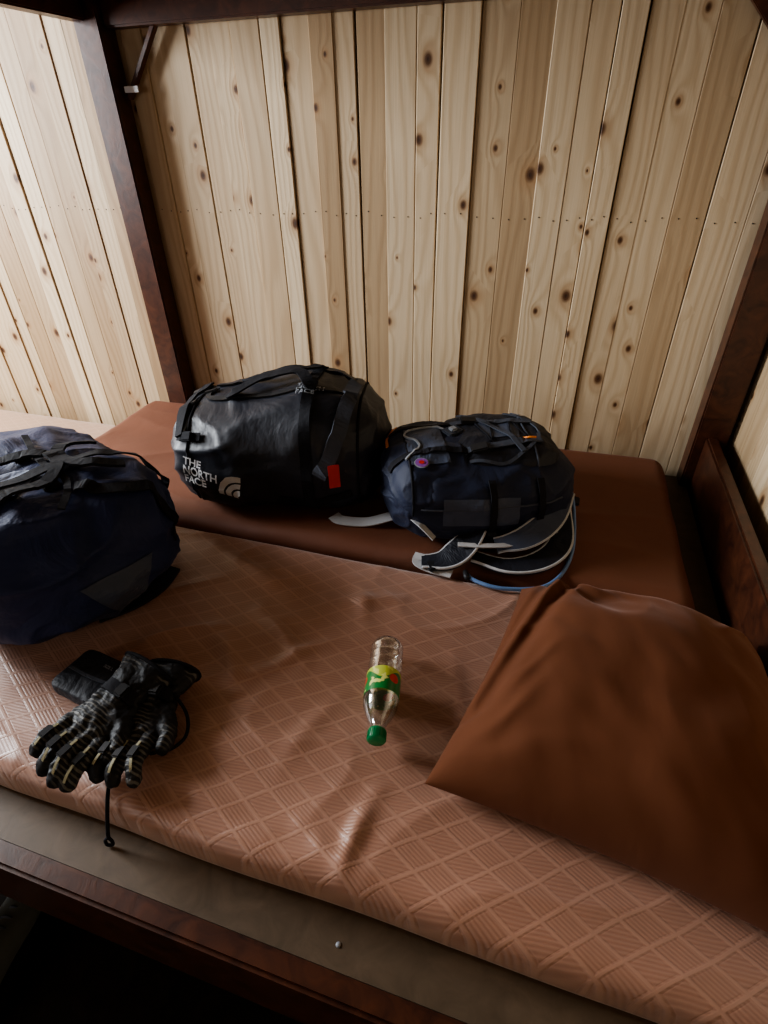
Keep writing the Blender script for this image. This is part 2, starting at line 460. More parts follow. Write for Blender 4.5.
def brace(name, a, b, th=.014, w=.02):
    a, b = Vector(a), Vector(b); d = (b-a); L = d.length; d.normalize()
    obox(name, (a+b)/2, (d, Vector((0, 1, 0)), d.cross(Vector((0, 1, 0)))), (L, w, th), 'dark', bunk, .002)
brace('brace_left', (-1.40, 1.82, 1.60), (-1.26, 1.82, 1.77))
brace('brace_right', (.46, 1.82, 1.58), (.27, 1.82, 1.77), .03)
obox('hinge_plate', (-1.375, 1.803, 1.622), (Vector((1, 0, 0)), Vector((0, 1, 0)), Vector((0, 0, 1))), (.05, .004, .016), 'white', bunk, .001)
for i, x in enumerate((-.17, -.95)):
    o = lathe('screw_%d' % i, [(0, 0), (.0, .004), (.0015, .0036), (.0017, 0)], 'gplastic', bunk, 16); o.location = (x, .265, .5201)

nb = empty('neighbour_bed')
box('platform', -3.3, -1.66, .6, 1.83, .30, .33, 'ply', nb, .002)
box('front_rail', -3.3, -1.66, .56, .60, .22, .36, 'dark', nb, .004)
for i, (x, y) in enumerate(((-3.28, .62), (-3.28, 1.74), (-1.75, .62), (-1.75, 1.74))):
    box('leg_%d' % i, x, x+.07, y, y+.07, 0, .298, 'dark', nb, .004)

# ---------------------------------------------------------------- mattresses
RIDGES = [
 (-.56, .80, -.40, .66, .020, .012), (-.50, .63, -.36, .72, .018, .010), (-.62, .70, -.50, .58, .020, .009),
 (-.30, .62, -.34, .44, .018, .004), (-.17, .46, -.19, .31, .016, .010), (-.60, .42, -.33, .33, .020, .006),
 (-.80, .95, -.5, .85, .02, .008), (-.38, .95, -.30, .80, .02, .008),
 (-.12, .80, -.05, .60, .018, .004), (-.28, .36, -.10, .30, .016, .005), (-.42,.86,-.25,.9,.018,.007),
 (-.72, .62, -.66, .50, .016, .007)]
def seg_d(px, py, x1, y1, x2, y2):
    dx, dy = x2-x1, y2-y1; t = max(0, min(1, ((px-x1)*dx+(py-y1)*dy)/(dx*dx+dy*dy)))
    return math.hypot(px-x1-t*dx, py-y1-t*dy), t
def wr_front(x, y):
    h = .005*noise.noise(Vector((x*4, y*4, 0)))
    wx = x+.03*noise.noise(Vector((x*7, y*7, 3))); wy = y+.03*noise.noise(Vector((x*7, y*7, 8)))
    for a in RIDGES:
        d, t = seg_d(wx, wy, *a[:4]); h += a[5]*math.exp(-(d/a[4])**2)*math.sin(math.pi*min(max(t, .12), .88))
    r = 1-abs(noise.noise(Vector((x*3+y*2, y*6-x*3, 2))))*3
    h += .004*max(0, r)**2
    return h
def wr_back(x, y):
    r = 1-abs(noise.noise(Vector((x*2.5, y*5, 12))))*3
    return .006*noise.noise(Vector((x*3, y*3, 9)))+.004*max(0, r)**2
def mattress(name, x0, x1, y0, y1, z0, z1, wr, mat, rnd=.035, nx=300, ny=130, rot=0, wob=.006):
    cx, cy = (x0+x1)/2, (y0+y1)/2; a, b = (x1-x0)/2, (y1-y0)/2
    V = []; F = []
    def pt(u, v):
        x = cx+a*u; y = cy+b*v
        dx = a*(1-abs(u)); dy = b*(1-abs(v)); R = rnd
        ex = max(0, 1-dx/R); ey = max(0, 1-dy/R); e = min(1, math.hypot(ex, ey))
        drop = R*(1-math.sqrt(max(0, 1-e*e)))
        k = 1-min(1, e)
        ed = wob*noise.noise(Vector((x*5, y*5, 4)))
        return Vector((x+ (ed*spow(u, 1) if abs(u) > .9 else 0), y+(ed*spow(v, 1) if abs(v) > .9 else 0), z1-drop+wr(x, y)*min(1, k*1.0+.15)))
    def rim(n, A):
        l = [-1+2*i/n for i in range(n+1)]
        ex = [1-rnd/A*k for k in (0, .04, .1, .2, .35, .55, .8)]
        return sorted(set([round(q, 6) for q in l if abs(q) < 1-rnd/A]+[round(q, 6) for q in ex]+[round(-q, 6) for q in ex]))
    us = rim(nx, a); vs = rim(ny, b); NX, NY = len(us), len(vs)
    for v in vs:
        for u in us: V.append(pt(u, v))
    for j in range(NY-1):
        for i in range(NX-1): q = j*NX+i; F.append((q, q+1, q+NX+1, q+NX))
    ringi = [i for i in range(NX)]+[j*NX+NX-1 for j in range(1, NY)]+[(NY-1)*NX+i for i in range(NX-2, -1, -1)]+[j*NX for j in range(NY-2, 0, -1)]
    prev = ringi; n = len(ringi)
    for k, (zz, ins) in enumerate(((z0+.02, -.002), (z0+.008, .0), (z0, .012))):
        cur = []
        for q in ringi:
            p = V[q]; d = Vector((p.x-cx, p.y-cy, 0))
            sx = math.copysign(1, d.x) if abs(abs(d.x)-a) < .02 else 0; sy = math.copysign(1, d.y) if abs(abs(d.y)-b) < .02 else 0
            V.append(Vector((p.x-sx*ins, p.y-sy*ins, zz))); cur.append(len(V)-1)
        for i in range(n): F.append((prev[i], cur[i], cur[(i+1) % n], prev[(i+1) % n]))
        prev = cur
    F.append(tuple(prev))
    o = mesh_obj(name, V, F, mat)
    if rot:
        o.data.transform(Matrix.Translation((cx, cy, 0)) @ Matrix.Rotation(rot, 4, 'Z') @ Matrix.Translation((-cx, -cy, 0)))
    return o
mattress('mattress', -1.6, .475, .306, 1.03, .522, MT, wr_front, 'quilt', .03, 420, 170)
mattress('mattress', -1.59, .40, 1.05, 1.80, .522, .60, wr_back, 'brown', .045, 260, 100, rad(.6))
mattress('mattress', -3.28, -1.66, .75, 1.80, .332, .44, lambda x, y: 0, 'beige', .03, 80, 50)

# ---------------------------------------------------------------- pillow
def pillow():
    c00, c10, c11, c01 = Vector((-.095, .475, 0)), Vector((.478, .388, 0)), Vector((.470, .955, 0)), Vector((.008, .985, 0))
    V = []; F = []; n = 180
    cre = [(-.92, -.9, -.50, -.42, .06, .007), (-.85, -.6, -.5, -.1, .06, .005), (-.95, -.95, -.3, -.7, .06, .005),
        (-.8, .9, -.35, .40, .055, .008), (-.55, .95, -.2, .55, .05, .006), (.9, .9, .55, .5, .06, .005),
        (.85, -.8, .5, -.4, .06, .005), (-.9, .1, -.6, .22, .05, .004), (-.45, .60, .0, .50, .16, -.020), (.1, -.2, .5, -.1, .18, -.008)]
    def P(u, v, top):
        a, b = (u+1)/2, (v+1)/2
        p = c00*(1-a)*(1-b)+c10*a*(1-b)+c11*a*b+c01*(1-a)*b
        cen = Vector((.22, .70, 0))
        ins = .055*((1-v*v)*abs(u)**4+(1-u*u)*abs(v)**4)
        p = p+(cen-p)*ins
        r = (1-abs(u)**3)*(1-abs(v)**3); h = max(r, 0)**.52
        cr_ = (1-.22*(u*u+v*v)/2)
        if top:
            z = .168*h*cr_*(1-.04*u)
            uu = u+.12*noise.noise(Vector((u*3, v*3, 1))); vv = v+.12*noise.noise(Vector((u*3, v*3, 6)))
            g = min(1, h*2.2)
            for cr in cre:
                d, t = seg_d(uu, vv, *cr[:4]); z += cr[5]*g*math.exp(-(d/cr[4])**2)*math.sin(math.pi*min(.95, max(.05, t*.9+.05)))**.7
            z += .012*noise.noise(Vector((u*1.7, v*1.7, 3)))*min(1, h*1.5)
            z += .004*noise.noise(Vector((u*5+v*2, v*5, 5)))*g
            d, t = seg_d(u, v, -.62, .95, -.95, -.5)
            z += .008*math.exp(-(d/.05)**2)*min(1, h*3)-.014*math.exp(-((d-.1)/.06)**2)*(1 if u < -.5 else .4)*min(1, h*2)
            p.z = MT+.034+z
        else: p.z = MT+.012+(1-min(1, h*1.6))*.022
        return p
    for top in (1, 0):
        for j in range(n+1):
            for i in range(n+1):
                u = -1+2*i/n; v = -1+2*j/n; u = math.sin(u*math.pi/2); v = math.sin(v*math.pi/2)
                V.append(P(u, v, top))
    N = (n+1)**2
    for j in range(n):
        for i in range(n):
            q = j*(n+1)+i; F.append((q, q+1, q+n+2, q+n+1)); F.append((N+q, N+q+n+1, N+q+n+2, N+q+1))
    o = mesh_obj('pillow', V, F, 'pillow')
    bm = bmesh.new(); bm.from_mesh(o.data); bmesh.ops.remove_doubles(bm, verts=bm.verts, dist=1e-5)
    bmesh.ops.recalc_face_normals(bm, faces=bm.faces); bm.to_mesh(o.data); bm.free()
    for p in o.data.polygons: p.use_smooth = True
pillow()

# ---------------------------------------------------------------- black duffel
def duffel1():
    H = .31
    e = empty('duffel_bag', (-.735, 1.325, MT+.010+H/2*.82), rad(13))
    s = Soft('body', .61, .42, H, .55, .78, .012, 3, 'duffel', e, flat=.82, sag=.045, freq=6)
    for i, x in enumerate((-.74, .78)):
        P, N = s.path([(x, a) for a in range(-60, 245, 15)], .001, 4); tube('seam_%d' % i, P, .004, 'web', e, 8)
    s.strap('girth_strap_1', [(.34, a) for a in range(60, 235, 15)], .03, 'web', e, .003, .003)
    s.strap('zip', [(-.62, 80), (-.66, 92), (-.60, 108), (-.3, 112), (.3, 112), (.66, 108)], .016, 'plastic', e, .004, .004)
    s.strap('zip_flap', [(-.66, 66), (-.3, 62), (.2, 62), (.68, 66)], .045, 'duffel', e, .004, .004)
    s.strap('side_chain', [(.05, 200), (.3, 202), (.72, 195)], .024, 'web', e, .003, .003)
    for k, (a0, a1, lift) in enumerate(((66, 84, .022), (112, 98, .03))):
        uv = [(-.40, a0-8), (-.36, a0), (-.18, a1), (.05, a1), (.25, a1), (.34, a0), (.36, a0-8)]
        P, N = s.path(uv, .006, 8); n = len(P)
        P = [p+m*lift*math.sin(math.pi*i/(n-1))**2 for i, (p, m) in enumerate(zip(P, N))]
        ribbon('handle_%d' % k, P, N, .03, .005, 'web', e)
    s.drop('shoulder_strap', [(.215, -.02, .2), (.20, -.07, .1), (.165, -.12, .0), (.14, -.15, -.03)], .040, 'webg', e, (0, 1, -.7), .010, .006)
    P, N = s.path([(-.60, 150), (-.84, 150)], .006, 6)
    if len(P) > 3:
        ribbon('compression', P, N, .022, .003, 'web', e); buckle('compression_buckle', P[len(P)//2], N[len(P)//2], P[-1]-P[0], e, .026, .034, 'web')
    P, N = s.path([(-.76, 60), (-.80, 90), (-.82, 120), (-.80, 150)], .010, 8)
    if len(P) > 3: ribbon('haul_handle', P, N, .03, .006, 'web', e)
    for k, (x, y) in enumerate(((-.24, -.06), (-.20, .0), (-.26, .06))):
        h, n = s.hit((x, y, 1), (0, 0, -1)); buckle('end_buckle_%d' % k, h, n, (1, .1, 0), e, .026, .04)
    logo(s, (-.185, -.16, -.022), (-.30, -1, .60), (.12, 0, 1), 1.0, e, 'side_print')
    V, F = text_geo('THE\nNORTH\nFACE', .021); s.decal('top_print', [(x-.03, y) for x, y, z in V], F, (.10, -.035, .1), (0, -.35, 1), (0, 1, 0), 'gplastic', e, .006)
    h, n = s.hit((.175, -.9, .085), (0, 1, -.1)); obox('red_tag', h+n*.016, frame(n), (.030, .064, .004), 'red', e, .001)
    obox('tag_label', h+n*.0185+Vector((0, 0, -.012)), frame(n), (.018, .02, .001), 'white', e, 0)
duffel1()

# ---------------------------------------------------------------- navy duffel (left)
def duffel2():
    H = .315
    e = empty('duffel_bag', (-1.12, .775, MT+.012+H/2*.84), rad(-25))
    s = Soft('body', .63, .50, H, .66, .80, .022, 9, 'navy', e, flat=.84, freq=5)
    V, F = grid_geo(-.14, .07, -.11, .07, 22, lambda a, b: (a*(1-.5*b)+.06*math.sin(b*6), b+.12*math.sin(a*5)))
    s.decal('grey_panel', V, F, (.175, -.065, .08), (.35, -.55, 1), (0, 1, 0), 'grey', e, .006)
    s.strap('girth_strap', [(.30, a) for a in range(-50, 235, 15)], .030, 'web', e, .010, .004)
    s.drop('zip', [(-.1, .06, 0), (.05, .04, 0), (.16, .05, 0), (.24, .0, 0)], .014, 'web', e, (0, 0, -1), .008, .004)
    V, F = grid_geo(-.08, .08, -.07, .03, 16, lambda a, b: (.5+(a-.5)*(.3+.7*b), b))
    s.decal('end_panel', V, F, (.3, .04, -.03), (1, -.1, .15), (0, 0, 1), 'packgrey', e, .004)
    s.drop('handle_0', [(-.02, -.10, 0), (-.01, .0, 0), (.04, .06, 0), (.11, .055, 0), (.15, .0, 0), (.165, -.08, 0)], .026, 'web', e, (0, 0, -1), .014, .007)
    s.drop('handle_1', [(.0, .17, 0), (.01, .10, 0), (.07, .075, 0), (.14, .10, 0), (.16, .17, 0)], .026, 'web', e, (0, 0, -1), .014, .007)
    s.strap('end_strap', [(.60, 70), (.72, 50), (.8, 20), (.80, -10)], .03, 'web', e, .005, .004)
    pts = catmull([(.265, -.02, -.122), (.28, .05, -.124), (.275, .12, -.124), (.24, .18, -.124)], 8)
    ribbon('base_flap', pts, Vector((.3, 0, 1)), .04, .008, 'black', e)
    for k in range(2):
        h, n = s.hit((.0+.15*k, .02, 1), (0, 0, -1)); buckle('buckle_%d' % k, h, n, (0, 1, 0), e, .026, .034)
    for m_, x0, x1 in (('orange', -.07, -.06), ('white', -.058, -.035)):
        V, F = grid_geo(x0, x1, .01, .03, 4); s.decal('patch', V, F, (.175, -.065, .08), (.35, -.55, 1), (0, 1, 0), m_, e, .010)
duffel2()

# ---------------------------------------------------------------- backpack
def backpack():
    H = .225
    RZ = rad(22)
    e = empty('backpack', (-.17, 1.34, MT+.012+H/2*.84), RZ)
    s = Soft('body', .50, .45, H, .62, .80, .012, 15, 'packnavy', e, flat=.84, taper=.08, freq=7)
    lid = Soft('lid', .25, .37, .17, .64, .80, .011, 18, 'packnavy', e, flat=1, freq=8, cx=-.125, cy=-.01, cz=.034)
    pk = Soft('front_pocket', .30, .31, .13, .62, .78, .011, 22, 'black', e, flat=1, freq=8, cx=.065, cy=.02, cz=.066)
    V, F = grid_geo(-.10, .09, -.04, .03, 14); s.decal('painted_highlight', V, F, (-.02, -.2, .02), (-.1, -1, .35), (0, 0, 1), 'packgrey', e, .003)  # blue-grey patch paints a bluish highlight onto the near side
    V, F = grid_geo(-.05, .05, -.12, .10, 14); lid.decal('lid_panel', V, F, (-.14, .0, .1), (-.2, -.1, 1), (0, 1, 0), 'packgrey', e, .0025)
    V, F = grid_geo(-.06, .07, -.04, .07, 14, lambda a, b: (.5+(a-.5)*(.6+.4*b), b)); pk.decal('mesh_panel', V, F, (.06, .0, .1), (0, -.1, 1), (0, 1, 0), 'packgrey', e, .0025)
    for i, x in enumerate((-.05, .25, .58)):
        s.strap('compression_%d' % i, [(x, a) for a in (-60, -30, 0, 25)], .018, 'webg', e, .004, .003)
    for i, x in enumerate((.0, .50)):
        s.strap('compression_near_%d' % i, [(x, a) for a in (155, 180, 200, 230)], .018, 'web', e, .006, .003)
        P, N = s.path([(x, 190), (x, 196), (x, 200)], .008, 4)
        if P: buckle('ladder_lock_%d' % i, P[0], N[0], P[-1]-P[0], e, .026, .026, 'plastic')
    P, N = s.path([(x, 172) for x in (-.7, -.4, 0, .4, .75)], .001, 6); tube('body_piping', P, .0028, 'webg', e, 8)
    P, N = lid.path([(-.55, a) for a in range(30, 200, 15)], .001, 4); tube('lid_piping', P, .003, 'web', e, 8)
    P, N = lid.path([(x, 192) for x in (-.6, -.3, 0, .3, .6)], .001, 4); tube('lid_edge', P, .003, 'webg', e, 8)
    P, N = pk.path([(.45, a) for a in range(20, 200, 15)], .001, 4); tube('pocket_piping', P, .003, 'webg', e, 8)
    for k, y in enumerate((-.08, .07)):
        lid.drop('lid_strap_%d' % k, [(-.24, y, 0), (-.14, y, 0), (-.04, y, 0)], .02, 'web', e, (0, 0, -1), .004)
        pk.drop('pocket_strap_%d' % k, [(-.06, y, 0), (.03, y*.9, 0), (.16, y*.7, 0)], .02, 'webg', e, (0, 0, -1), .005)
        h, n = pk.hit((-.01, y, 1), (0, 0, -1)); buckle('buckle_%d' % k, h, n, (1, 0, 0), e, .032, .045)
    h, n = lid.hit((-.06, .03, 1), (0, 0, -1)); buckle('clip_lamp', h, n, (1, .6, 0), e, .04, .05, 'webg'); buckle('clip_lamp_lens', h+n*.006, n, (1, .6, 0), e, .02, .02, 'gplastic')
    lid.drop('sternum_cord', [(-.2, -.1, 0), (-.16, -.04, 0), (-.19, .03, 0), (-.12, .06, 0), (-.07, .03, 0)], .005, 'gplastic', e, (0, 0, -1), .005, .004)
    pk.drop('webbing_b', [(-.03, .12, 0), (.05, .02, 0), (.1, -.1, 0)], .014, 'webg', e, (0, 0, -1), .006)
    pk.drop('pocket_zip', [(-.04, -.11, 0), (.06, -.12, 0), (.15, -.05, 0), (.16, .04, 0), (.10, .11, 0)], .009, 'webg', e, (0, 0, -1), .004)
    lid.drop('lid_zip', [(-.215, .0, 0), (-.21, .06, 0), (-.18, .12, 0)], .008, 'orange', e, (.25, 0, -1), .004)
    h, n = pk.hit((.11, -.05, 1), (0, 0, -1)); tube('zip_pull', catmull([h+n*.004, h+n*.012+Vector((.012, -.012, 0)), h+n*.01+Vector((.03, -.01, 0))], 6), .0028, 'orange', e, 8)
    V, F = arc_geo(0, 0, .004, .013, 0, 360, 24); pk.decal('oval_print', [(x*1.7, y) for x, y in V], F, (.12, .09, .05), (.3, .2, 1), (0, 1, 0), 'gplastic', e)
    h, n = lid.hit((-.165, -.12, 1), (0, .0, -1))
    for r, m, o_ in ((.019, 'gplastic', .006), (.016, 'purple', .0075), (.007, 'red', .009)):
        V = [h+n*o_]; fr = frame(n)
        V += [h+n*o_+(fr[0]*math.cos(q)+fr[1]*math.sin(q))*r for q in [k*math.pi/12 for k in range(24)]]
        mesh_obj('badge', V, [(0, i+1, (i+1) % 24+1) for i in range(24)], m, False, e)
    zig = []
    for i in range(6):
        x = .0+.026*i; y = (-.06 if i % 2 else .09)*(1-.04*i)
        h, n = pk.hit((x, y, 1), (0, 0, -1))
        if h is not None: zig.append(h+n*.005)
    P = []
    for a in range(len(zig)-1):
        for k in range(8):
            q = zig[a].lerp(zig[a+1], k/8); h, n = pk.hit((q.x, q.y, 1), (0, 0, -1)); P.append(h+n*.004)
    tube('bungee', P, .0018, 'web', e, 6)
    inv = Matrix.Rotation(-RZ, 4, 'Z') @ Matrix.Translation(-Vector(e.location))
    def W(pts): return [inv @ Vector(p) for p in pts]
    def padded(name, pts, w, nrm=(0, 0, 1), edge='cream', pr=.0038, face='black'):
        c = catmull(W(pts), 10); g = lambda t: .75+.45*math.sin(math.pi*min(1, t*1.1))
        ribbon(name, c, Vector(nrm), w, .012, face, e, wf=g)
        for sgn in (-1, 1):
            q = []
            for i, p in enumerate(c):
                t = (c[min(i+1, len(c)-1)]-c[max(i-1, 0)]).normalized(); sd = t.cross(Vector(nrm)).normalized()
                q.append(p+sd*sgn*w*.5*g(i/(len(c)-1))+Vector((0, 0, .003)))
            tube(name+'_piping', q, pr, edge, e, 8)
    padded('shoulder_strap_0', [(-.12, 1.14, .67), (-.15, 1.085, .640), (-.185, 1.05, .622), (-.24, 1.035, .615)], .060)
    padded('shoulder_strap_1', [(.075, 1.30, .68), (.085, 1.19, .635), (.045, 1.115, .622), (-.03, 1.075, .618), (-.12, 1.085, .620)], .050)
    padded('hip_belt', [(.085, 1.33, .70), (.055, 1.215, .685), (.0, 1.14, .665), (-.07, 1.11, .645)], .050, (0, -.6, 1), face='packgrey')
    for nm, pts, w in (('belt_webbing_0', [(-.36, 1.19, .63), (-.43, 1.165, .612), (-.50, 1.155, .611), (-.53, 1.17, .611)], .036),
                   ('belt_webbing_1', [(-.25, 1.06, .622), (-.25, 1.035, .614), (-.21, 1.020, .612), (-.16, 1.015, .612)], .026),
                   ('belt_webbing_3', [(-.31, 1.12, .70), (-.26, 1.09, .69), (-.22, 1.08, .66)], .016),
                   ('belt_webbing_4', [(.07, 1.20, .66), (-.02, 1.125, .655), (-.09, 1.095, .655), (-.16, 1.08, .655)], .014)):
        ribbon(nm, catmull(W(pts), 10), Vector((0, -.1, 1)), w, .003, 'cream', e)
    buckle('belt_buckle', W([(-.20, 1.03, .613)])[0], (0, 0, 1), (1, .2, 0), e, .035, .05)
    buckle('belt_buckle_far', W([(.10, 1.38, .64)])[0], (0, -.3, 1), (1, -.4, 0), e, .03, .05, 'plastic')
    tube('drinking_hose', catmull(W([(.00, 1.42, .73), (.085, 1.37, .70), (.115, 1.28, .64), (.112, 1.15, .612), (.065, 1.04, .611), (-.03, .998, .613), (-.10, 1.005, .614), (-.13, 1.03, .614)]), 10), .005, 'hose', e, 10)
    o = lathe('bite_valve', [(0, .0), (0, .006), (.02, .008), (.03, .005), (.03, 0)], 'plastic', e, 16)
    o.matrix_local = Matrix.Translation(W([(-.13, 1.03, .616)])[0]) @ Matrix.Rotation(rad(90), 4, 'X')
backpack()

# ---------------------------------------------------------------- bottle
def bottle():
    base = Vector((-.236, .735, 0)); cap = Vector((-.190, .512, 0)); R = .0325
    e = empty('plastic_bottle', (base.x, base.y, MT+R+.0075))
    ax = (cap-base).normalized(); e.rotation_euler = ax.to_track_quat('Z', 'Y').to_euler()
    t = NT('clear_plastic'); t.n.remove(t.b)
    tr = t.new('ShaderNodeBsdfTransparent'); tr.inputs[0].default_value = (.96, .98, .97, 1)
    gl = t.new('ShaderNodeBsdfGlossy'); gl.inputs['Roughness'].default_value = .14
    lw = t.new('ShaderNodeLayerWeight'); lw.inputs[0].default_value = .45
    bn = t.new('ShaderNodeBump'); t.link(t.noise(t.obj(), 60, 2), bn.inputs['Height']); bn.inputs['Strength'].default_value = .4; bn.inputs['Distance'].default_value = .003
    t.link(bn.outputs[0], gl.inputs['Normal'])
    mx = t.new('ShaderNodeMixShader'); t.link(t.mapr(lw.outputs['Facing'], 0, 1, .20, .85), mx.inputs[0])
    t.link(tr.outputs[0], mx.inputs[1]); t.link(gl.outputs[0], mx.inputs[2]); t.link(mx.outputs[0], t.out.inputs[0])
    prof = [(.010, 0), (.004, .012), (0, .022), (.004, .029), (.012, R)]
    for k in range(3):
        z = .020+k*.020; prof += [(z, R), (z+.008, R-.0012), (z+.016, R)]
    prof += [(.085, R), (.14, R), (.150, R-.001), (.165, R-.006), (.180, R-.014), (.190, .0135), (.200, .0125), (.201, .016), (.203, .016), (.204, .0125), (.215, .0125)]
    lathe('shell', prof, t.m, e, 48)
    L = NT('bottle_label'); X, Y, Z = L.sep(L.obj())
    an = L.math('ARCTAN2', Y, X)
    stripes = L.mix(L.math('GREATER_THAN', L.math('ADD', Z, L.math('MULTIPLY', L.math('SINE', L.math('MULTIPLY', an, 3)), .010)), .098), (.55, .62, .10), (.02, .22, .05))
    wv = L.noise(L.obj(), 45, 2)
    c2 = L.mix(L.math('GREATER_THAN', wv, .62), stripes, (.75, .78, .25))
    vx = L.math('ABSOLUTE', L.math('SUBTRACT', L.math('FRACT', L.math('ADD', L.math('DIVIDE', an, 2.094), .1)), .5))
    dd = L.math('ADD', L.math('POWER', L.math('MULTIPLY', vx, 6.5), 2), L.math('POWER', L.math('MULTIPLY', L.math('SUBTRACT', Z, .105), 105), 2))
    c3 = L.mix(L.math('LESS_THAN', dd, 1), c2, (.65, .04, .02))
    L.link(c3, L.b.inputs['Base Color']); L.b.inputs['Roughness'].default_value = .3
    lathe('label', [(.082, R+.0006), (.084, R+.0008), (.132, R+.0008), (.134, R+.0006)], L.m, e, 48)
    lathe('cap', [(.199, 0), (.199, .0155), (.201, .0165), (.217, .0162), (.219, .015), (.2195, 0)], 'green', e, 36)
    for k in range(30):
        q = 2*math.pi*k/30
        obox('cap_rib', (.0165*math.cos(q), .0165*math.sin(q), .210), (Vector((math.cos(q), math.sin(q), 0)), Vector((-math.sin(q), math.cos(q), 0)), Vector((0, 0, 1))), (.0012, .0014, .014), 'green', e, 0)
bottle()

# ---------------------------------------------------------------- gloves
def mat_glove():
    t = NT('glove_fabric'); o = t.obj(); X, Y, Z = t.sep(o)
    wob = t.noise(o, 25, 2)
    band = t.math('SINE', t.math('MULTIPLY', t.math('ADD', Y, t.math('MULTIPLY', wob, .02)), 6.283/.0085))
    mask = t.mapr(t.noise(o, 16, 2), .47, .56, 0, 1)
    m2 = t.math('MULTIPLY', t.mapr(band, .1, .6, 0, 1), mask)
    col = t.mix(m2, (.010, .010, .012), (.11, .105, .095))
    t.link(col, t.b.inputs['Base Color']); t.b.inputs['Roughness'].default_value = .6
    t.b.inputs['Specular IOR Level'].default_value = .35
    n = t.noise(o, 70, 3)
    t.bump(t.math('ADD', n, t.math('MULTIPLY', m2, .6)), .6, .004); return t.m
MG = mat_glove()
def glove(loc, rotz, mirror, tilt, seed):
    e = empty('glove', loc, rotz); e.rotation_euler = (tilt[0], tilt[1], rotz); e.scale = (1.06, 1.04, 1.1)
    rnd = random.Random(seed); bm = bmesh.new()
    def add(V, F):
        vs = [bm.verts.new((v.x*mirror, v.y, v.z)) for v in V]
        for f in F: bm.faces.new([vs[i] for i in (f if mirror > 0 else f[::-1])])
    def capsule(pts, r0, r1):
        p = catmull(pts, 8); n = len(p)
        def r(t):
            b = r0+(r1-r0)*t
            x = (1-t)*n; return b*math.sqrt(max(.03, 1-max(0, 1-x/4)**2))
        add(*tube_geo(p, r, 16))
    for cx, cy, cz, rx, ry, rz in ((.0, .055, .022, .048, .055, .021), (.012, .03, .022, .036, .04, .022)):
        V = []; F = []; a, b = 20, 24
        for i in range(a+1):
            for k in range(b):
                ph = -math.pi/2+math.pi*i/a; q = 2*math.pi*k/b
                V.append(Vector((cx+rx*math.cos(ph)*math.cos(q), cy+ry*math.sin(ph), cz+rz*math.cos(ph)*math.sin(q))))
        for i in range(a):
            for k in range(b): F.append((i*b+k, i*b+(k+1) % b, (i+1)*b+(k+1) % b, (i+1)*b+k))
        add(V, F)
    V = []; F = []; rows = [(-.065, .050, .024), (-.06, .054, .027), (-.03, .047, .024), (.0, .037, .021), (.03, .040, .022)]
    for y, rx, rz in rows:
        for k in range(28):
            q = 2*math.pi*k/28; V.append(Vector((rx*math.cos(q), y, .024+rz*math.sin(q)+.003*math.sin(q*5+y*80))))
    for i in range(len(rows)-1):
        for k in range(28): F.append((i*28+k, i*28+(k+1) % 28, (i+1)*28+(k+1) % 28, (i+1)*28+k))
    F += [tuple(range(27, -1, -1)), tuple(4*28+k for k in range(28))]
    add(V, F)
    tips = []
    for x, L, dx in ((-.034, .058, -.012), (-.012, .074, -.003), (.011, .080, .004), (.033, .070, .011)):
        c = rnd.uniform(.4, 1.3); b = Vector((x, .092, .023)); s1 = rnd.uniform(-.008, .008)
        pts = [b+Vector((0, -.02, 0)), b+Vector((dx*.3, L*.35, .010*c)), b+Vector((dx*.7+s1, L*.70, .006*c)), b+Vector((dx+s1, L*(1-.18*c), -.006-.006*c))]
        capsule(pts, .0140, .0120); tips.append(pts)
    tp = [Vector((.030, .025, .022)), Vector((.052, .050, .026)), Vector((.064, .078, .024)), Vector((.062, .102, .016))]
    capsule(tp, .016, .012)
    me = bpy.data.meshes.new('shell'); bmesh.ops.recalc_face_normals(bm, faces=bm.faces); bm.to_mesh(me); bm.free()
    o = bpy.data.objects.new('shell', me); C.objects.link(o); o.parent = e; me.materials.append(MG)
    r = o.modifiers.new('r', 'REMESH'); r.mode = 'VOXEL'; r.voxel_size = .0022; r.use_smooth_shade = True
    sm = o.modifiers.new('s', 'SMOOTH'); sm.iterations = 3
    tx = bpy.data.textures.new('crumple', 'CLOUDS'); tx.noise_scale = .022
    dm = o.modifiers.new('d', 'DISPLACE'); dm.texture = tx; dm.strength = .011; dm.texture_coords = 'LOCAL'
    mx = lambda p: Vector((p.x*mirror, p.y, p.z))
    for pts in tips:
        c = [mx(p+Vector((.0, 0, .0145))) for p in catmull(pts, 6)][3:-2]
        ribbon('finger_trim', c, Vector((0, 0, 1)), .004, .0015, 'yellow', e)
        a = pts[1]+Vector((0, 0, .015)); obox('knuckle_pad', mx(a), (Vector((1, 0, 0)), Vector((0, 1, .1)).normalized(), Vector((0, -.1, 1)).normalized()), (.014, .022, .005), 'plastic', e, .002)
    c = catmull([mx(Vector((-.040, .0, .022))), mx(Vector((-.025, .002, .046))), mx(Vector((.0, .004, .050))), mx(Vector((.025, .002, .046))), mx(Vector((.040, .0, .022)))], 8)
    ribbon('wrist_strap', c, [Vector((p.x, 0, .03)).normalized() for p in c], .022, .003, 'web', e)
    buckle('wrist_buckle', mx(Vector((.012, .004, .048))), (0, 0, 1), (1, 0, 0), e, .024, .02)
    c = [mx(Vector((.054*math.cos(q), -.061, .024+.028*math.sin(q)))) for q in [k*math.pi/14 for k in range(28)]]
    tube('cuff_binding', c, .0035, 'web', e, 8, True)
    return e
glove((-.615, .490, MT+.008), rad(186), -1, (0, rad(3)), 1)
glove((-.662, .464, MT+.036), rad(170), -1, (rad(-4), rad(-8)), 5)
le = empty('glove_leash')
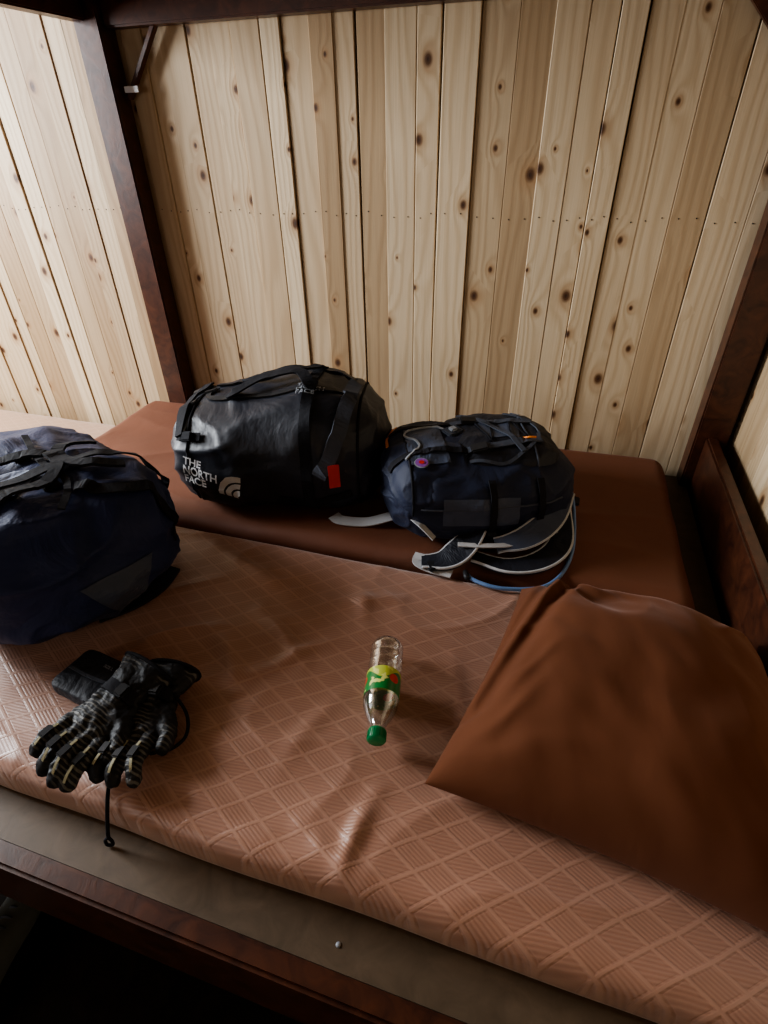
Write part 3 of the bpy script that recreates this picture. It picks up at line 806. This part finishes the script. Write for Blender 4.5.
tube('cord', catmull([(-.640, .40, .66), (-.612, .36, .625), (-.595, .325, .612), (-.582, .302, .600), (-.578, .285, .570), (-.584, .283, .545)], 10), .0032, 'web', le, 8)
tube('cord_b', catmull([(-.58, .50, .65), (-.545, .48, .625), (-.53, .45, .611), (-.54, .42, .611), (-.57, .40, .612)], 10), .0032, 'web', le, 8)
c = catmull([(-.584, .283, .545), (-.592, .281, .535), (-.590, .279, .525), (-.580, .281, .527), (-.578, .282, .538), (-.584, .283, .545)], 6)
tube('cord_loop', c, .0028, 'web', le, 8)

def pouch():
    e = empty('pouch', (-.770, .497, MT+.024), rad(-8))
    s = Soft('body', .12, .10, .034, .25, .35, .0015, 31, 'black', e, flat=.9, freq=20)
    s.drop('flap_seam', [(-.05, -.005, 0), (0, -.007, 0), (.05, -.005, 0)], .006, 'webg', e, (0, 0, -1), .002, .002)
    V, F = text_geo('SIZE L', .009); s.decal('label', [(x-.01, y+.012) for x, y, z in V], F, (0.02, .01, .02), (0, 0, 1), (0, 1, 0), 'gplastic', e, .001)
pouch()

# ---------------------------------------------------------------- shoe on the floor
def shoe():
    e = empty('shoe', (-.955, .165, 0), rad(105))
    V = []; F = []; m = 20
    secs = [(0, .005, .02, .07), (.02, .028, .0, .10), (.07, .034, .0, .115), (.12, .034, .0, .105), (.16, .038, .0, .085), (.20, .044, .0, .068), (.24, .044, .0, .058), (.27, .034, .004, .045), (.285, .012, .012, .03)]
    for x, w, z0, z1 in secs:
        for k in range(m):
            q = 2*math.pi*k/m; V.append((x-.14, w*spow(math.cos(q), .8), (z0+z1)/2+.012+(z1-z0)/2*spow(math.sin(q), .7)))
    for i in range(len(secs)-1):
        for k in range(m): F.append((i*m+k, i*m+(k+1) % m, (i+1)*m+(k+1) % m, (i+1)*m+k))
    F += [tuple(range(m-1, -1, -1)), tuple((len(secs)-1)*m+k for k in range(m))]
    o = mesh_obj('upper', V, F, 'rubber', True, e); md = o.modifiers.new('s', 'SUBSURF'); md.levels = 2; md.render_levels = 2
    pts = [Vector((x-.14, 0, .012)) for x, *_ in secs]
    ribbon('sole', pts, Vector((0, 0, 1)), .1, .024, 'plastic', e, wf=lambda t: .62+.34*math.sin(math.pi*min(.93, max(.1, t))))
    for i in range(5):
        x = .0+.022*i; z = .118-.011*i
        tube('lace_%d' % i, catmull([(x-.02, -.028, z-.02), (x-.015, 0, z+.004), (x-.02, .028, z-.02)], 5), .003, 'webg', e, 6)
shoe()

# ---------------------------------------------------------------- lights
def area(name, loc, target, sx, sy, power, col):
    l = bpy.data.lights.new(name, 'AREA'); l.shape = 'RECTANGLE'; l.size = sx; l.size_y = sy; l.energy = power; l.color = col
    o = bpy.data.objects.new(name, l); C.objects.link(o); o.location = loc
    o.rotation_euler = (Vector(target)-Vector(loc)).to_track_quat('-Z', 'Z').to_euler(); return o
area('daylight_window_1', (XL-.05, .75, 1.72), (-.5, .75, .7), 1.4, 1.1, 245, (.92, .96, 1))
area('added_fill_light', (-2.2, -2.34, 1.55), (-1.5, 0, 1.2), 1.3, 1.0, 14, (1, .95, .88))  # weak fill added behind the camera, not a known source
w = bpy.data.worlds.new('sky'); bpy.context.scene.world = w; w.use_nodes = True
w.node_tree.nodes['Background'].inputs[0].default_value = (.75, .85, 1, 1); w.node_tree.nodes['Background'].inputs[1].default_value = .6
try: bpy.context.scene.view_settings.look = 'AgX - Medium High Contrast'
except Exception as ex: print(ex)

# ---------------------------------------------------------------- camera
yaw, pitch, roll = rad(18), rad(34.6), .02
h = Vector((-math.sin(yaw), math.cos(yaw), 0)); R = Vector((math.cos(yaw), math.sin(yaw), 0)); Z = Vector((0, 0, 1))
fwd = h*math.cos(pitch)-Z*math.sin(pitch); up = h*math.sin(pitch)+Z*math.cos(pitch)
Rc = (R-up*roll).normalized(); Uc = (up+R*roll).normalized()
cam = bpy.data.cameras.new('camera'); co = bpy.data.objects.new('camera', cam); C.objects.link(co)
m = Matrix((Rc, Uc, -fwd)).transposed().to_4x4(); m.translation = Vector((0, 0, 1.5)); co.matrix_world = m
cam.sensor_width = 36; cam.sensor_fit = 'AUTO'; cam.lens = 550/1024*36; cam.clip_start = .02
bpy.context.scene.camera = co
